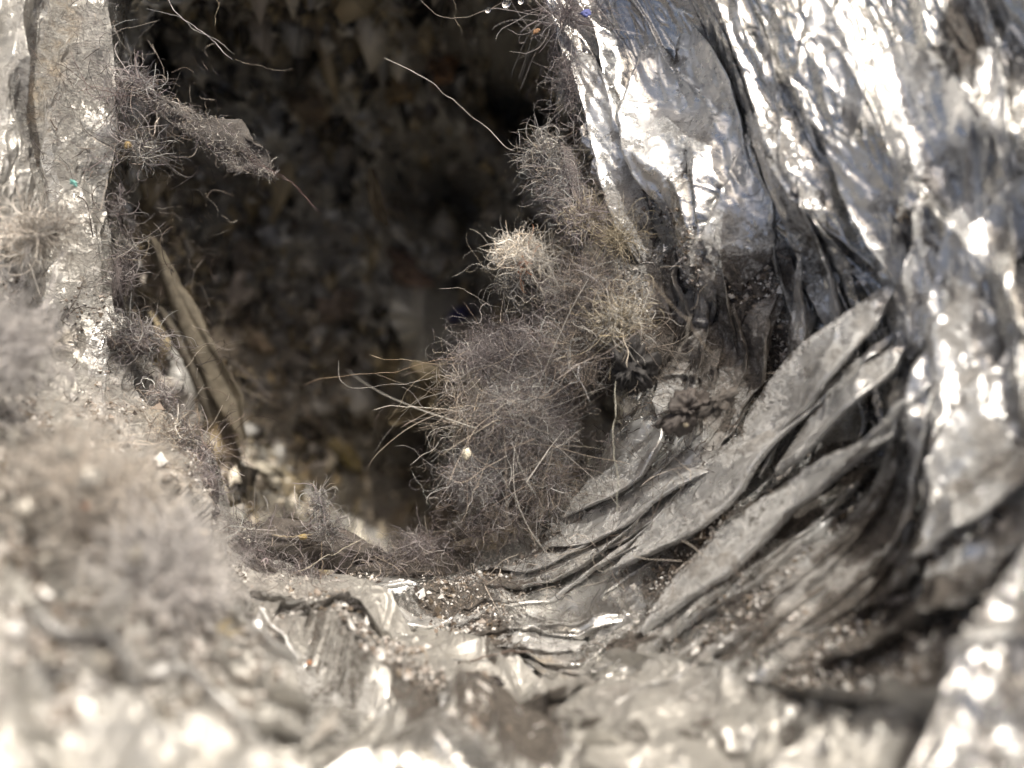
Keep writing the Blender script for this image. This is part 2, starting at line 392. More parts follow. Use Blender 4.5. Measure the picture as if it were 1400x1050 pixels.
# cavity behind the opening: the rest of the duct, matted with lint
rim3 = place(CEN[0]+rim_r(th)*ct, CEN[1]+rim_r(th)*st_, depth_wall(CEN[0]+rim_r(th)*ct, CEN[1]+rim_r(th)*st_))
rim3 = rim3[::3]; c3 = rim3.mean(0)
thc = th[::3]
NCR = 260
tt = np.linspace(0, 1, NCR)
prof_r = np.where(tt < .5, 1.04 + .34*np.sin(np.clip(tt/.5, 0, 1)*np.pi*.5), 1.38*np.sqrt(np.clip(1-((tt-.5)/.5)**2.2, 0, 1)))
prof_z = np.where(tt < .5, tt/.5*3.6, 3.6+4.0*np.sin(np.clip((tt-.5)/.5, 0, 1)*np.pi/2)**1.3)
rel = rim3 - c3
Q = c3[None, None, :2] + rel[None, :, :2]*prof_r[:, None, None]
Zq = rim3[None, :, 2]*(1-tt[:, None]) + c3[2]*tt[:, None] - .35 - prof_z[:, None]
an = thc[None, :]*2.2; bn = tt[:, None]*7
lum = .34*facets(Q[..., 0]*2.4+Zq*.9, Q[..., 1]*1.7-Zq*.9, 83.) + .17*facets(Q[..., 0]*5.4+Zq*2, Q[..., 1]*4.-Zq*2, 85.) + .55*fbm(Q[..., 0]*.7+Zq*.4, Q[..., 1]*.7, 4, 71) + .28*tilt_cells(Q[..., 0]*1.3+Zq*.6, Q[..., 1]*1.3+Zq*.3, 77.) + .10*fbm(Q[..., 0]*5+Zq*3, Q[..., 1]*5, 3, 79)
def holes(q): # pockets that fall away into black
    m = 0
    for (u_, v_, r_, a_) in ((715,90,1.1,7),(610,260,.7,5),(600,640,1.3,6),(380,20,.5,2)):
        c_ = place(u_, v_, 18.5); m = m + a_*np.exp(-((q[..., 0]-c_[0])**2+(q[..., 1]-c_[1])**2)/r_**2)
    return m
fade = sstep(.02, .15, tt)[:, None]
nrm = np.concatenate([-(Q-c3[:2])/ (np.linalg.norm(Q-c3[:2], axis=-1, keepdims=True)+.01)*(1-tt[:, None, None]), np.repeat(tt[:, None, None], len(thc), 1)], -1)
CV = np.concatenate([Q, Zq[..., None]], -1) + nrm*(lum*fade)[..., None]
CV[..., 2] -= holes(CV)*sstep(.5, .7, tt)[:, None]
tail = make('inner_duct', CV, grid_faces(NCR, len(thc), True), M_CAV, duct, origin=(0, 0, 4), attrs={'dust': np.clip(.45+.7*fbm(CV[..., 0]*.8, CV[..., 1]*.8, 3, 201), 0, 1).ravel(), 'grime': np.clip(.02+.5*fbm(CV[..., 0]*.6, CV[..., 1]*.6+CV[..., 2]*.3, 3, 203), 0, 1).ravel(), 'tan': np.clip(.2+.8*fbm(CV[..., 0]*.9, CV[..., 1]*.9, 2, 205), 0, 1).ravel(), 'where': CV.reshape(-1, 3)*.8})
tail['label'] = 'dark inner duct matted with brown and grey lint'

# ---- near flap: the left-hand sheet whose torn edge runs down and across the bottom
FE = [(120,-300),(146,-100),(144,0),(146,80),(150,170),(148,260),(150,340),(158,430),(175,520),(208,590),(255,640),(290,690),(322,745),(368,790),(430,825),(500,855),(570,882),(640,902),(730,912),(840,905),(950,900),(1060,915),(1180,950),(1300,985),(1420,985),(1560,940)]
FE = np.array(FE, float)
def resample(p, n):
    p = np.asarray(p, float)
    # Catmull-Rom through the points, evenly spaced
    q = np.concatenate([[2*p[0]-p[1]], p, [2*p[-1]-p[-2]]]); out = []
    for i in range(len(p)-1):
        t = np.linspace(0, 1, 24, endpoint=False)[:, None]
        a, b, c, d = q[i], q[i+1], q[i+2], q[i+3]
        out.append(.5*(2*b + (c-a)*t + (2*a-5*b+4*c-d)*t**2 + (-a+3*b-3*c+d)*t**3))
    out = np.concatenate(out+[p[-1:]]); L = np.concatenate([[0], np.cumsum(np.linalg.norm(np.diff(out[:, :2], axis=0), axis=1))])
    x = np.linspace(0, L[-1], n)
    return np.stack([np.interp(x, L, out[:, k]) for k in range(out.shape[1])], -1)
FO = np.array([(-330,-300),(-330,-100),(-330,100),(-330,300),(-330,500),(-330,700),(-330,950),(-300,1200),(-50,1300),(200,1320),(450,1320),(700,1330),(950,1330),(1200,1330),(1450,1320),(1700,1200)], float)
nE, nA = 1300, 360
E = resample(FE, nE); O = resample(FO, nE)
tE = np.linspace(0, 1, nE)
E[:, 0] += 5*fbm(tE*30, tE*0, 4, 81); E[:, 1] += 5*fbm(tE*30, tE*0+5, 4, 83)
sA = np.linspace(0, 1, nA)[:, None, None]**1.2
G = E[None]*(1-sA) + O[None]*sA
gu, gv = G[..., 0], G[..., 1]
endf = sstep(1, .80, tE)[None, :]
lift = (.12 + .07*np.exp(-sA[..., 0]*14))*endf - .3*(1-endf)
FP = wall_point(gu, gv, lift + .05*fbm(gu/60, gv/60, 3, 91), cr=.95)
under = []
for k in range(8, 0, -1):
    t = k/8; under.append(FP[0] + np.array([-.05*math.sin(t*3.1)-.25*t, -.04*t, -.42*t]))
FPa = np.concatenate([np.array(under), FP]); gua = np.concatenate([np.repeat(gu[:1], 8, 0), gu]); gva = np.concatenate([np.repeat(gv[:1], 8, 0), gv])
flap = make('foil_flap', FPa, grid_faces(nA+8, nE), M_FLAP, duct, attrs=sheet_attrs(gua, gva, FPa, .05), origin=(0, 0, 4))
flap['label'] = 'near left sheet of dusty foil with a torn edge'

# ---- pleats: folded tongues of foil lying over one another round the hole
def pleat(pts, wid, lift=.16, curl=.02, side=1, n=110, m=26, seed=0, extra_d=0., extra_g=0., name='foil_pleat', cr=.8, mat=None):
    """pts: middle line, wid: widths, side: which edge stands free (+1 = right of travel)"""
    C = resample(np.column_stack([pts, wid]), n); wd = np.maximum(C[:, 2], 1.)
    Tn = np.gradient(C[:, :2], axis=0); Tn /= np.linalg.norm(Tn, axis=1, keepdims=True)
    Nn = np.stack([-Tn[:, 1], Tn[:, 0]], -1)*side
    t = np.linspace(-1, 1, m)[:, None]
    tl = np.linspace(0, 1, n)[None, :]
    wob = 1 + .10*fbm(tl*2.5+seed, t*0+seed, 3, 101) 
    uu = C[None, :, 0] + Nn[None, :, 0]*t*wd[None]*.5*wob; vv = C[None, :, 1] + Nn[None, :, 1]*t*wd[None]*.5*wob
    taper = (np.sin(np.pi*np.clip(tl, 0, 1))**.45)*sstep(-.02, .3, tl)
    k = (t+1)/2
    h = lift*taper*(k**1.3)*(.85+.13*fbm(tl*3+seed*3, t*.6, 3, 103)) + curl*np.exp(-((k-.97)/.05)**2)*taper - .035 - .14*sstep(.16, 0, tl)
    h = h + .03*fbm(tl*3+seed, t*1., 2, 107)*k
    cx = C[None, :, 0]*0 + tl*len(pts)
    h = h + (.034*facets(cx*1.3+1.1*t+seed*2.1+.8*t, t*1.1+cx*.6+seed, 109.+seed) + .02*facets(cx*3.1+1.7*t+seed*2.1+.5*t, t*2.6+cx*1.1+seed, 119.+seed))*np.minimum(1, k*2)
    if cr < .3: cr_ = cr + (.5-cr)*sstep(.5, .08, tl)
    else: cr_ = cr + 0*tl
    Pp = wall_point(uu, vv, h, cr=cr_)
    # turned-under hem: foil has an edge with depth
    hem = []
    for q in range(1, 5):
        z = wall_point(uu[-1]-Nn[:, 0]*q*1.6*side*side, vv[-1]-Nn[:, 1]*q*1.6, h[-1]-curl*.4-.03*q, cr=cr_[0])
        hem.append(z)
    Pp = np.concatenate([Pp, np.array(hem)]); uu = np.concatenate([uu, np.repeat(uu[-1:], 4, 0)]); vv = np.concatenate([vv, np.repeat(vv[-1:], 4, 0)])
    at = sheet_attrs(uu, vv, Pp, extra_d, extra_g); at['where'] = at['where']+np.array([seed*1.7, seed*.9, seed])
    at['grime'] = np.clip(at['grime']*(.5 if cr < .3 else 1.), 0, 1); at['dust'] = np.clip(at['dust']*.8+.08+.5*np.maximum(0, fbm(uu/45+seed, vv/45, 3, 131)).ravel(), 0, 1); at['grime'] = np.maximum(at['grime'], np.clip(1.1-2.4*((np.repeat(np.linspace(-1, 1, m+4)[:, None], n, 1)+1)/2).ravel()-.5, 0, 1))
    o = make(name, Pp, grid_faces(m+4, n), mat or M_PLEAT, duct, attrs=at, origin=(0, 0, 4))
    return o
PL = [
 ([(1290,470),(1180,600),(1120,640),(1060,690),(1020,742)], [6,30,54,50,8], .2, -1),
 ([(1250,500),(1130,640),(1060,690),(985,760),(925,810),(872,856)], [6,34,62,70,50,6], .2, -1),
 ([(1195,368),(1150,440),(1090,515),(1040,575),(1010,615)], [6,50,74,64,26], .2, -1),
 ([(1200,440),(1160,520),(1100,590),(1050,640)], [8,50,50,14], .18, -1),
 ([(1175,440),(1075,560),(1010,630),(950,695),(895,740),(832,780)], [6,40,76,80,56,6], .27, -1),
 ([(880,548),(872,600),(835,655),(765,706)], [24,84,78,8], .26, -1),
 ([(1000,600),(930,640),(865,690),(800,725),(740,745)], [14,56,58,44,8], .26, -1),
 ([(700,792),(620,806),(540,806),(470,790)], [8,40,44,10], .2, -1),
 ([(660,850),(570,852),(500,835),(450,805)], [8,40,40,8], .2, -1),
 # right-hand wall, upper
 ([(762,30),(800,110),(830,200),(850,290),(870,360)], [8,30,40,30,8], .10, 1),
 ([(860,20),(880,120),(888,210),(905,300)], [8,60,54,10], .12, 1),
 ([(905,0),(935,90),(960,190),(1000,270)], [8,60,60,8], .12, -1),
 ([(1000,150),(1006,240),(1000,330),(985,400)], [6,30,42,6], .16, 1),
 ([(1050,90),(1072,200),(1085,330),(1088,470)], [6,44,40,8], .16, 1),
 ([(1120,150),(1170,220),(1195,300),(1205,380)], [6,50,44,8], .2, 1),
 ([(1185,20),(1230,110),(1290,200),(1310,290)], [8,90,90,10], .2, -1),
 ([(1345,80),(1352,170),(1335,280),(1295,390),(1240,470)], [8,34,40,44,8], .2, 1),
 ([(1450,220),(1390,285),(1330,345),(1285,400)], [10,44,40,8], .2, 1),
 ([(1250,240),(1262,330),(1230,420),(1195,470)], [6,30,40,6], .2, 1),
 ([(1090,-60),(1110,60),(1150,140),(1160,200)], [10,70,60,8], .15, -1),
 ([(1340,360),(1310,460),(1270,550),(1200,640)], [8,70,80,8], .22, 1),
 ([(1400,420),(1390,520),(1330,610),(1250,690)], [8,60,60,8], .2, 1),
 ([(940,380),(930,440),(905,500),(880,560)], [6,30,34,6], .14, 1),
 ([(985,420),(960,470),(925,520),(900,580)], [6,26,26,6], .13, 1),
 # lower right
 ([(1480,560),(1360,640),(1240,720),(1130,800)], [10,60,60,10], .25, -1),
 ([(1500,680),(1380,750),(1240,810),(1090,860)], [10,70,60,10], .25, -1),
 ([(1520,820),(1380,880),(1240,930),(1100,950)], [10,70,70,10], .25, -1),
 # bottom and lower left, nearest the lens
 ([(120,800),(230,860),(330,925),(440,980)], [8,46,50,8], .2, 1),
 ([(60,900),(180,960),(300,1030),(400,1090)], [8,70,60,8], .25, 1),
 ([(-60,820),(40,900),(140,980),(240,1060)], [8,60,60,8], .25, 1),
 ([(330,880),(430,930),(540,990),(660,1040)], [8,50,50,8], .2, 1),
 ([(125,380),(128,460),(126,540),(122,610)], [6,24,24,6], .13, -1),
 ([(72,60),(80,160),(84,260),(92,350)], [6,30,34,6], .13, 1),
 ([(20,40),(32,150),(28,280),(50,380)], [8,40,40,8], .13, 1),
]
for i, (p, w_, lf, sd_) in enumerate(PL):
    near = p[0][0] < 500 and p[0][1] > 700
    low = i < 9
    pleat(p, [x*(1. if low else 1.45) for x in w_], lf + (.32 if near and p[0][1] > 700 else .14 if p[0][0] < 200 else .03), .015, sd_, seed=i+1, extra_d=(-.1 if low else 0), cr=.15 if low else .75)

# long narrow folds sweeping down the right wall and under the opening, overlapping like a gathered cloth
gp = np.random.default_rng(2024)
LONG = []
def i_flap(u, v):
    e = np.interp(np.array(u), [150, 255, 368, 500, 640, 950, 1180, 1420], [430, 640, 790, 855, 902, 900, 950, 985])
    return bool(np.mean(np.array(v) > e+12) > .7)
for i in range(46):
    t1 = gp.uniform(.35, 1.75); ln = gp.uniform(.38, .95); t0 = max(-.35, t1-ln)
    b1 = gp.uniform(.0, 3.6)**1.0; b0 = b1 + gp.uniform(.25, .95)*(t1-t0)/.6
    LONG.append((t0, t1, b0, b1))
for i in range(20):                                                  # under the opening
    t1 = gp.uniform(1.5, 2.25); ln = gp.uniform(.3, .7); b1 = gp.uniform(-.05, 1.1); LONG.append((t1-ln, t1, b1+gp.uniform(.0, .5), b1))
for i in range(20):                                                  # steep folds up the right-hand wall
    t1 = gp.uniform(-.35, .45); ln = gp.uniform(.3, .55); b0 = gp.uniform(.6, 7.); LONG.append((t1-ln, t1, b0, b0+gp.uniform(-.9, .5)))
for i in range(44):
    t0 = gp.uniform(.75, 2.75); ln = gp.uniform(.18, .55); b0 = gp.uniform(1.3, 5.2); LONG.append((t0, min(t0+ln, 3.05), b0, b0+gp.uniform(-.4, .6)))
LONG.sort(key=lambda q: q[3])
for i, (t0, t1, b0, b1) in enumerate(LONG):
    tt_ = np.linspace(t0, t1, 6); bb = np.linspace(b0, b1, 6) + .12*np.sin(np.linspace(0, 3.1, 6))*gp.choice([-1, 1]); rr_ = soft_rim(tt_)+95*bb
    uu_, vv_ = CEN[0]+rr_*np.cos(tt_), CEN[1]+rr_*np.sin(tt_)
    onf = i_flap(uu_, vv_)
    wmax = gp.uniform(18, 44)*(1+.12*max(bb.mean(), 0))
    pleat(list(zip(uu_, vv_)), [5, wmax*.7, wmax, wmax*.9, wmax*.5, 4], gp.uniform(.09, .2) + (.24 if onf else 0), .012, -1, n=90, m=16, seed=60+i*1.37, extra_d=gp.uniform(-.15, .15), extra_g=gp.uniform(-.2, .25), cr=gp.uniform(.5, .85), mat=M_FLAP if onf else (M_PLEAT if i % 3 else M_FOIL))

# ================================================================ fibres
def fibres(N, start, L, curl, rad, dyes, seed, K=11, dirs=None, flow_v=None, sag=0.):
    """N curly fibres as three-sided threads; start (N,3), L length (cm), dyes palette"""
    g = np.random.default_rng(seed)
    p = np.asarray(start, float).copy(); N = len(p)
    d = g.normal(size=(N, 3)) if dirs is None else np.asarray(dirs, float) + g.normal(size=(N, 3))*.35
    d /= np.linalg.norm(d, axis=1, keepdims=True)
    if flow_v is not None:
        d = d + np.asarray(flow_v); d /= np.linalg.norm(d, axis=1, keepdims=True)
    Ln = L*np.clip(np.exp(g.normal(size=N)*.6), .25, 1.8); st = (Ln/K)[:, None]
    ax = g.normal(size=(N, 3)); ax /= np.linalg.norm(ax, axis=1, keepdims=True)
    pts = [p]
    w = g.normal(size=N)*curl
    for k in range(K):
        w = w*.75 + g.normal(size=N)*curl*.66
        ax = ax + g.normal(size=(N, 3))*.35; ax /= np.linalg.norm(ax, axis=1, keepdims=True)
        c = np.cross(ax, d); d = d + c*w[:, None]; d[:, 2] -= sag; d /= np.linalg.norm(d, axis=1, keepdims=True)
        p = p + d*st; pts.append(p)
    pts = np.array(pts).transpose(1, 0, 2)                       # N,K+1,3
    tan_ = np.gradient(pts, axis=1); tan_ /= np.linalg.norm(tan_, axis=2, keepdims=True)+1e-9
    ref = np.where(np.abs(tan_[..., 2:3]) < .8, np.array([0, 0, 1.]), np.array([1., 0, 0]))
    a = np.cross(tan_, ref); a /= np.linalg.norm(a, axis=2, keepdims=True)+1e-9; b = np.cross(tan_, a)
    r = rad*np.exp(g.normal(size=N)*.4)[:, None]*np.ones(K+1)[None]; r[:, 0] *= .6; r[:, -1] *= .3
    ring = [pts + (a*math.cos(q) + b*math.sin(q))*r[..., None] for q in (0, 2.094, 4.189)]
    V = np.stack(ring, 2).reshape(-1, 3)                         # N,K+1,3sides
    base = (np.arange(N)[:, None]*(K+1) + np.arange(K)[None])[..., None]*3
    s0 = np.arange(3)[None, None]; s1 = (s0+1) % 3
    F = np.stack([base+s0, base+s1, base+3+s1, base+3+s0], -1).reshape(-1, 4)
    pal = np.array(dyes, float); q0 = np.asarray(start); col = pal[g.integers(0, len(pal), N)]*np.exp(g.normal(size=(N, 1))*.25)*(1+.55*fbm(q0[:, 0]*3.1, q0[:, 1]*3.1+q0[:, 2], 3, 17))[:, None].clip(.35, 1.6)
    dye = np.repeat(col, (K+1)*3, 0)
    return V, F, dye
def join(parts):
    V, F, D, o = [], [], [], 0
    for v, f, d in parts: V.append(v); F.append(f+o); D.append(d); o += len(v)
    return np.concatenate(V), np.concatenate(F), np.concatenate(D)
DK = .95
GREY = [(.34,.31,.31),(.42,.39,.39),(.25,.22,.23),(.5,.47,.46),(.30,.25,.24),(.18,.15,.16)]
PURP = [(.36,.31,.33),(.44,.39,.42),(.27,.22,.25),(.52,.48,.50),(.2,.16,.18),(.34,.26,.24)]
BROWN = [(.28,.235,.20),(.36,.31,.26),(.18,.15,.13),(.45,.39,.33),(.13,.105,.09)]
PALE = [(.62,.60,.56),(.72,.70,.66),(.5,.48,.45),(.58,.52,.44)]
TANC = [(.42,.37,.28),(.50,.45,.35),(.32,.27,.19)]
RED = [(.32,.08,.06),(.22,.05,.05),(.4,.16,.10)]
ORANGE = [(.42,.2,.11),(.36,.18,.11)]
PURP = [(a*.90, b*.995, c*.93) for a, b, c in PURP]
GREY, PURP, BROWN, PALE, TANC = [[tuple(c*DK for c in t) for t in P0] for P0 in (GREY, PURP, BROWN, PALE, TANC)]
def inside(u, v, ru, rv, d, rd, N, seed, ang=0, power=.95):
    """N spots in a flattened cloud"""
    g = np.random.default_rng(seed); q = g.normal(size=(N, 3)); q /= np.linalg.norm(q, axis=1, keepdims=True)
    q *= np.minimum(np.abs(g.normal(size=(N, 1)))*.52, 1.5)
    c, s_ = math.cos(R(ang)), math.sin(R(ang))
    x, y = q[:, 0]*ru, q[:, 1]*rv
    return place(u + x*c - y*s_, v + x*s_ + y*c, d + q[:, 2]*rd)
def lump(u, v, ru, rv, d, rd, seed, ang=0, n=48, rough=.25, depthwise=True):
    ph = np.linspace(0, np.pi, n//2); tb = np.linspace(0, 2*np.pi, n, endpoint=False)
    PH, TB = np.meshgrid(ph, tb, indexing='ij')
    x, y, z = np.sin(PH)*np.cos(TB), np.sin(PH)*np.sin(TB), np.cos(PH)
    k = (1 + rough*.8*fbm(x*1.9+seed+z*.6, y*1.9+z*.8, 5, seed, .6)).clip(.62, 1.7)
    x, y, z = x*k, y*k, z*k
    c, s_ = math.cos(R(ang)), math.sin(R(ang)); X, Y = x*ru, y*rv
    return place(u + X*c - Y*s_, v + X*s_ + Y*c, d - z*rd), grid_faces(n//2, n, True)
M_LINT = dirt_material('packed lint', (.16, .14, .14), (.24, .21, .21), (.32, .28, .26), 4., .95, .03)
M_LINTB = dirt_material('packed brown lint', (.12, .105, .095), (.20, .18, .165), (.27, .24, .20), 4., .95, .03)
M_LINTP = dirt_material('packed pale lint', (.46, .43, .41), (.56, .53, .50), (.60, .55, .49), 3., .95, .03)
M_FLAKE = dirt_material('flake of felted lint', (.20, .18, .165), (.33, .31, .29), (.40, .33, .27), 7., .8, .07)
def clump(label, cores, clouds, seed, group='lint clumps caught on the torn foil', mat=M_LINT, strands=(), name='lint_clump'):
    """cores: (u,v,ru,rv,d,rd,ang); clouds: (u,v,ru,rv,d,rd,ang,N,L,curl,rad,palette)"""
    c0 = cores[0] if cores else clouds[0]
    root = empty(name, place(c0[0], c0[1], c0[4])); tag(root, label, 'lint clump', group)
    for i, (u, v, ru, rv, d, rd, an_) in enumerate(cores):
        V, F = lump(u, v, ru, rv, d, rd, seed+i, an_)
        make('packed_core', V, F, mat, root, origin=np.array(root.location))
    ps = []
    for i, (u, v, ru, rv, d, rd, an_, N, L, cu, ra, pal) in enumerate(clouds):
        ps.append(fibres(N, inside(u, v, ru, rv, d, rd, N, seed*7+i, an_), L, cu, ra, pal, seed*5+i))
    V, F, D = join(ps)
    f = make('fibre_fuzz', V, F, M_FIBRE, root, attrs={'dye': D}, origin=np.array(root.location)); f['kind'] = 'stuff'
    return root
def strand(name, label, cat, pts, rad, col, group=None, mat=None, K=60, tips=(.5, .3), sides=6):
    """one hair or straw: pts (u, v, d)"""
    C = resample(np.array(pts, float), K); P_ = place(C[:, 0], C[:, 1], C[:, 2])
    t_ = np.gradient(P_, axis=0); t_ /= np.linalg.norm(t_, axis=1, keepdims=True)
    ref = np.array([.3, .2, 1.]); a = np.cross(t_, ref); a /= np.linalg.norm(a, axis=1, keepdims=True); b = np.cross(t_, a)
    x = np.linspace(0, 1, K); rad = rad*.45; m_ = sum(col)/3; col = tuple((c*.6+m_*.4)*.75 for c in col); g_ = np.random.default_rng(int(abs(pts[0][0]*7+pts[0][1]*3))); P_ = P_ + .02*np.stack([fbm(np.linspace(0, 6, K)+g_.random()*50, np.zeros(K)+q, 3, 5) for q in (0., 3., 7.)], -1)*np.sin(np.linspace(.2, 2.9, K))[:, None]; r = rad*(1+.35*fbm(np.linspace(0, 14, K), np.zeros(K)+g_.random()*9, 2, 8))*(np.minimum(1, tips[0]+x*8)*np.minimum(1, tips[1]+(1-x)*5))*(1+.12*np.sin(x*40)+.1*rng.normal(size=K))
    ring = [P_ + (a*math.cos(q) + b*math.sin(q))*r[:, None] for q in np.linspace(0, 2*np.pi, sides, endpoint=False)]
    V = np.stack(ring, 1).reshape(-1, 3)
    o = make(name, V, grid_faces(K, sides, True), mat or M_HAIR, attrs={'dye': np.tile(col, (len(V), 1))}, origin=P_[0])
    return tag(o, label, cat, group)
px = .0083                                                       # a pixel of the survey at the focus, in cm
# --- the big clump in the middle of the right edge
clump('big grey purple lint clump bulging from the torn right edge into the dark opening',
 [(752,560,30,60,10.2,.3,-10),(805,470,30,34,10.15,.25,0)],
 [(715,560,64,88,9.9,.6,-12,9500,.36,1.0,.0011,PURP),(690,478,78,38,9.9,.4,-15,4200,.32,1.0,.0011,GREY),(655,650,60,50,10.0,.5,-40,2200,.34,.9,.0012,PURP),
  (780,480,62,48,9.7,.4,0,3000,.34,.9,.0013,BROWN+PURP),(715,570,80,90,9.6,.7,0,50,1.0,.14,.0022,PALE),(710,560,85,95,9.7,.7,0,90,.9,.25,.0022,BROWN),(640,560,60,80,9.9,.6,0,420,.5,.5,.0015,BROWN+PALE),(705,570,105,120,9.9,.6,-12,1500,.4,.7,.0013,GREY)], 11)
clump('flat brown lint spread below the middle clump towards the pleats',
 [(680,712,60,14,10.5,.2,-22)],
 [(690,700,90,24,10.3,.3,-22,1500,.35,.7,.002,BROWN+GREY),(745,665,40,40,10.1,.3,-40,700,.35,.6,.002,PURP+BROWN),(570,750,90,18,10.4,.2,-10,900,.3,.7,.0015,GREY)], 17, mat=M_LINTB)
clump('lilac lint strip clinging to the right edge below its narrow top',
 [(780,255,14,60,10.2,.2,-8)],
 [(765,255,26,80,10.1,.3,-10,2400,.28,.8,.0013,PURP),(742,215,10,30,10.1,.2,0,600,.3,.6,.0025,PALE+PURP),(778,110,10,100,10.3,.2,-6,420,.3,.7,.002,GREY),(775,20,20,40,10.3,.3,0,300,.6,.4,.0026,GREY)], 23)
clump('olive tan lint patch on the right edge, over the brown tangle',
 [(806,300,14,24,9.95,.12,0)],
 [(802,300,22,34,9.8,.2,-10,1300,.26,.8,.002,TANC+GREY),(845,325,30,30,9.7,.15,-10,260,.35,.5,.002,TANC)], 29, mat=M_LINTB)
clump('brown tangle of lint between the olive patch and the big clump',
 [(818,405,32,46,10.0,.25,-10),(842,448,24,16,9.75,.15,-20)],
 [(805,400,52,70,9.8,.4,-10,3400,.34,.8,.0013,BROWN+PURP),(845,440,46,24,9.5,.2,-20,700,.35,.6,.0028,TANC+PALE),(870,460,40,35,9.6,.15,0,240,.4,.5,.002,BROWN),(760,400,40,34,9.9,.3,0,240,.5,.5,.002,PALE+GREY)], 31, mat=M_LINTB)
clump('pale lint tuft with orange threads and droplets, left of the brown tangle',
 [(718,350,18,14,9.6,.15,10)],
 [(712,350,40,22,9.5,.3,12,1500,.26,.8,.002,PALE),(718,362,14,16,9.35,.12,0,22,.22,.6,.0035,ORANGE),(690,395,20,24,9.7,.2,0,60,.45,.35,.002,PALE)], 37, mat=M_LINTP)
# --- left edge tufts
clump('wispy grey tuft on the upper left edge where the long lint flake hangs',
 [], [(185,115,34,18,10.0,.3,10,210,0.31,.6,.0024,GREY+PURP),(160,130,20,40,9.9,.3,0,84,0.37,.5,.0024,GREY)], 41, mat=M_LINT)
clump('web of pale threads under the hanging lint flake',
 [], [(195,208,42,18,10.1,.3,-8,218,0.31,.45,.0026,PALE+PURP),(170,190,24,30,10.0,.3,0,67,0.50,.4,.0024,GREY)], 43)
clump('ragged dark tuft on the left edge beside a patch of bare foil',
 [(162,385,9,34,10.05,.2,0)], [(168,370,18,60,10.0,.3,0,336,0.22,.7,.0024,GREY),(180,340,22,30,10.0,.3,0,84,0.28,.6,.0024,PALE+GREY),(162,290,10,50,10.0,.3,0,109,0.25,.6,.0024,GREY)], 47)
clump('lilac fuzzy tuft on the left edge at the fold',
 [(180,468,28,18,9.85,.25,0)], [(192,465,46,26,9.8,.35,5,714,0.26,.65,.0024,PURP),(170,455,26,30,9.7,.3,0,168,0.25,.6,.0024,PURP)], 53)
clump('thin fuzz along the left edge below the lilac tuft',
 [], [(225,545,20,60,9.9,.3,-30,378,0.19,.6,.0024,GREY+PURP),(245,600,36,30,9.7,.3,30,294,0.19,.6,.0024,BROWN+PURP),(220,590,50,40,9.4,.2,30,126,0.31,.3,.0026,PALE+BROWN)], 59)
clump('grey lint mound where the left edge turns inwards',
 [(262,680,34,44,9.45,.3,-20)], [(258,668,48,56,9.3,.4,-20,966,0.26,.6,.0026,PURP+GREY),(275,620,36,20,9.7,.3,0,126,0.31,.5,.0026,GREY)], 61, mat=M_LINT)
clump('lint roll along the lower left edge of the opening',
 [(345,775,60,16,9.7,.25,38),(420,800,50,14,9.9,.2,12)], [(345,770,80,26,9.6,.3,38,798,0.25,.6,.0025,GREY),(425,795,70,20,9.8,.3,12,546,0.22,.6,.0025,GREY),(330,730,40,40,9.8,.3,30,210,0.31,.5,.0025,PURP)], 67, mat=M_LINTB)
clump('upright lint wisp standing on the lower left edge like a small plume',
 [], [(437,690,9,36,9.7,.15,-8,210,0.19,.5,.0024,PURP),(450,725,20,16,9.7,.2,0,176,0.19,.6,.0024,PURP)], 71)
clump('grey lint bed inside the bottom of the opening',
 [(430,745,90,30,10.6,.4,8),(560,775,90,20,10.6,.3,-6)], [(430,740,110,34,10.4,.4,8,756,0.25,.6,.0025,GREY),(560,765,100,24,10.4,.3,-6,546,0.25,.6,.0025,GREY+BROWN)], 73, mat=M_LINTB)
NEARG = [(.55,.53,.52),(.62,.60,.59),(.46,.44,.43)]; NEARB = [(.58,.53,.48),(.66,.62,.57),(.46,.41,.36),(.70,.67,.63)]
# --- near, out of focus
clump('soft grey lint ball nearest the lens at lower left, out of focus',
 [(222,790,34,44,6.7,.25,0)], [(222,790,62,78,6.5,.5,0,2400,.4,.6,.003,NEARG),(170,700,70,60,7.0,.4,0,1000,.4,.6,.003,NEARB)], 79, mat=M_LINTP)
clump('lilac out of focus lint at the left border below the foil strip',
 [(0,480,26,50,7.3,.2,0)], [(10,475,50,95,7.1,.4,0,900,.4,.6,.003,NEARG)], 83, mat=M_LINTP)
clump('beige band of lint across the left foil sheet',
 [(40,325,40,7,8.9,.08,-14)], [(50,320,74,14,8.8,.12,-14,800,.35,.6,.0026,NEARB)], 89, mat=M_LINTP)
clump('brown lint drift over the lower left foil',
 [(90,640,60,26,7.0,.2,10),(130,700,50,20,6.9,.2,20)], [(100,650,110,60,6.7,.4,15,1200,.45,.6,.002,NEARB),(110,740,110,50,6.6,.3,15,800,.45,.6,.003,NEARB)], 97, mat=M_LINTP)

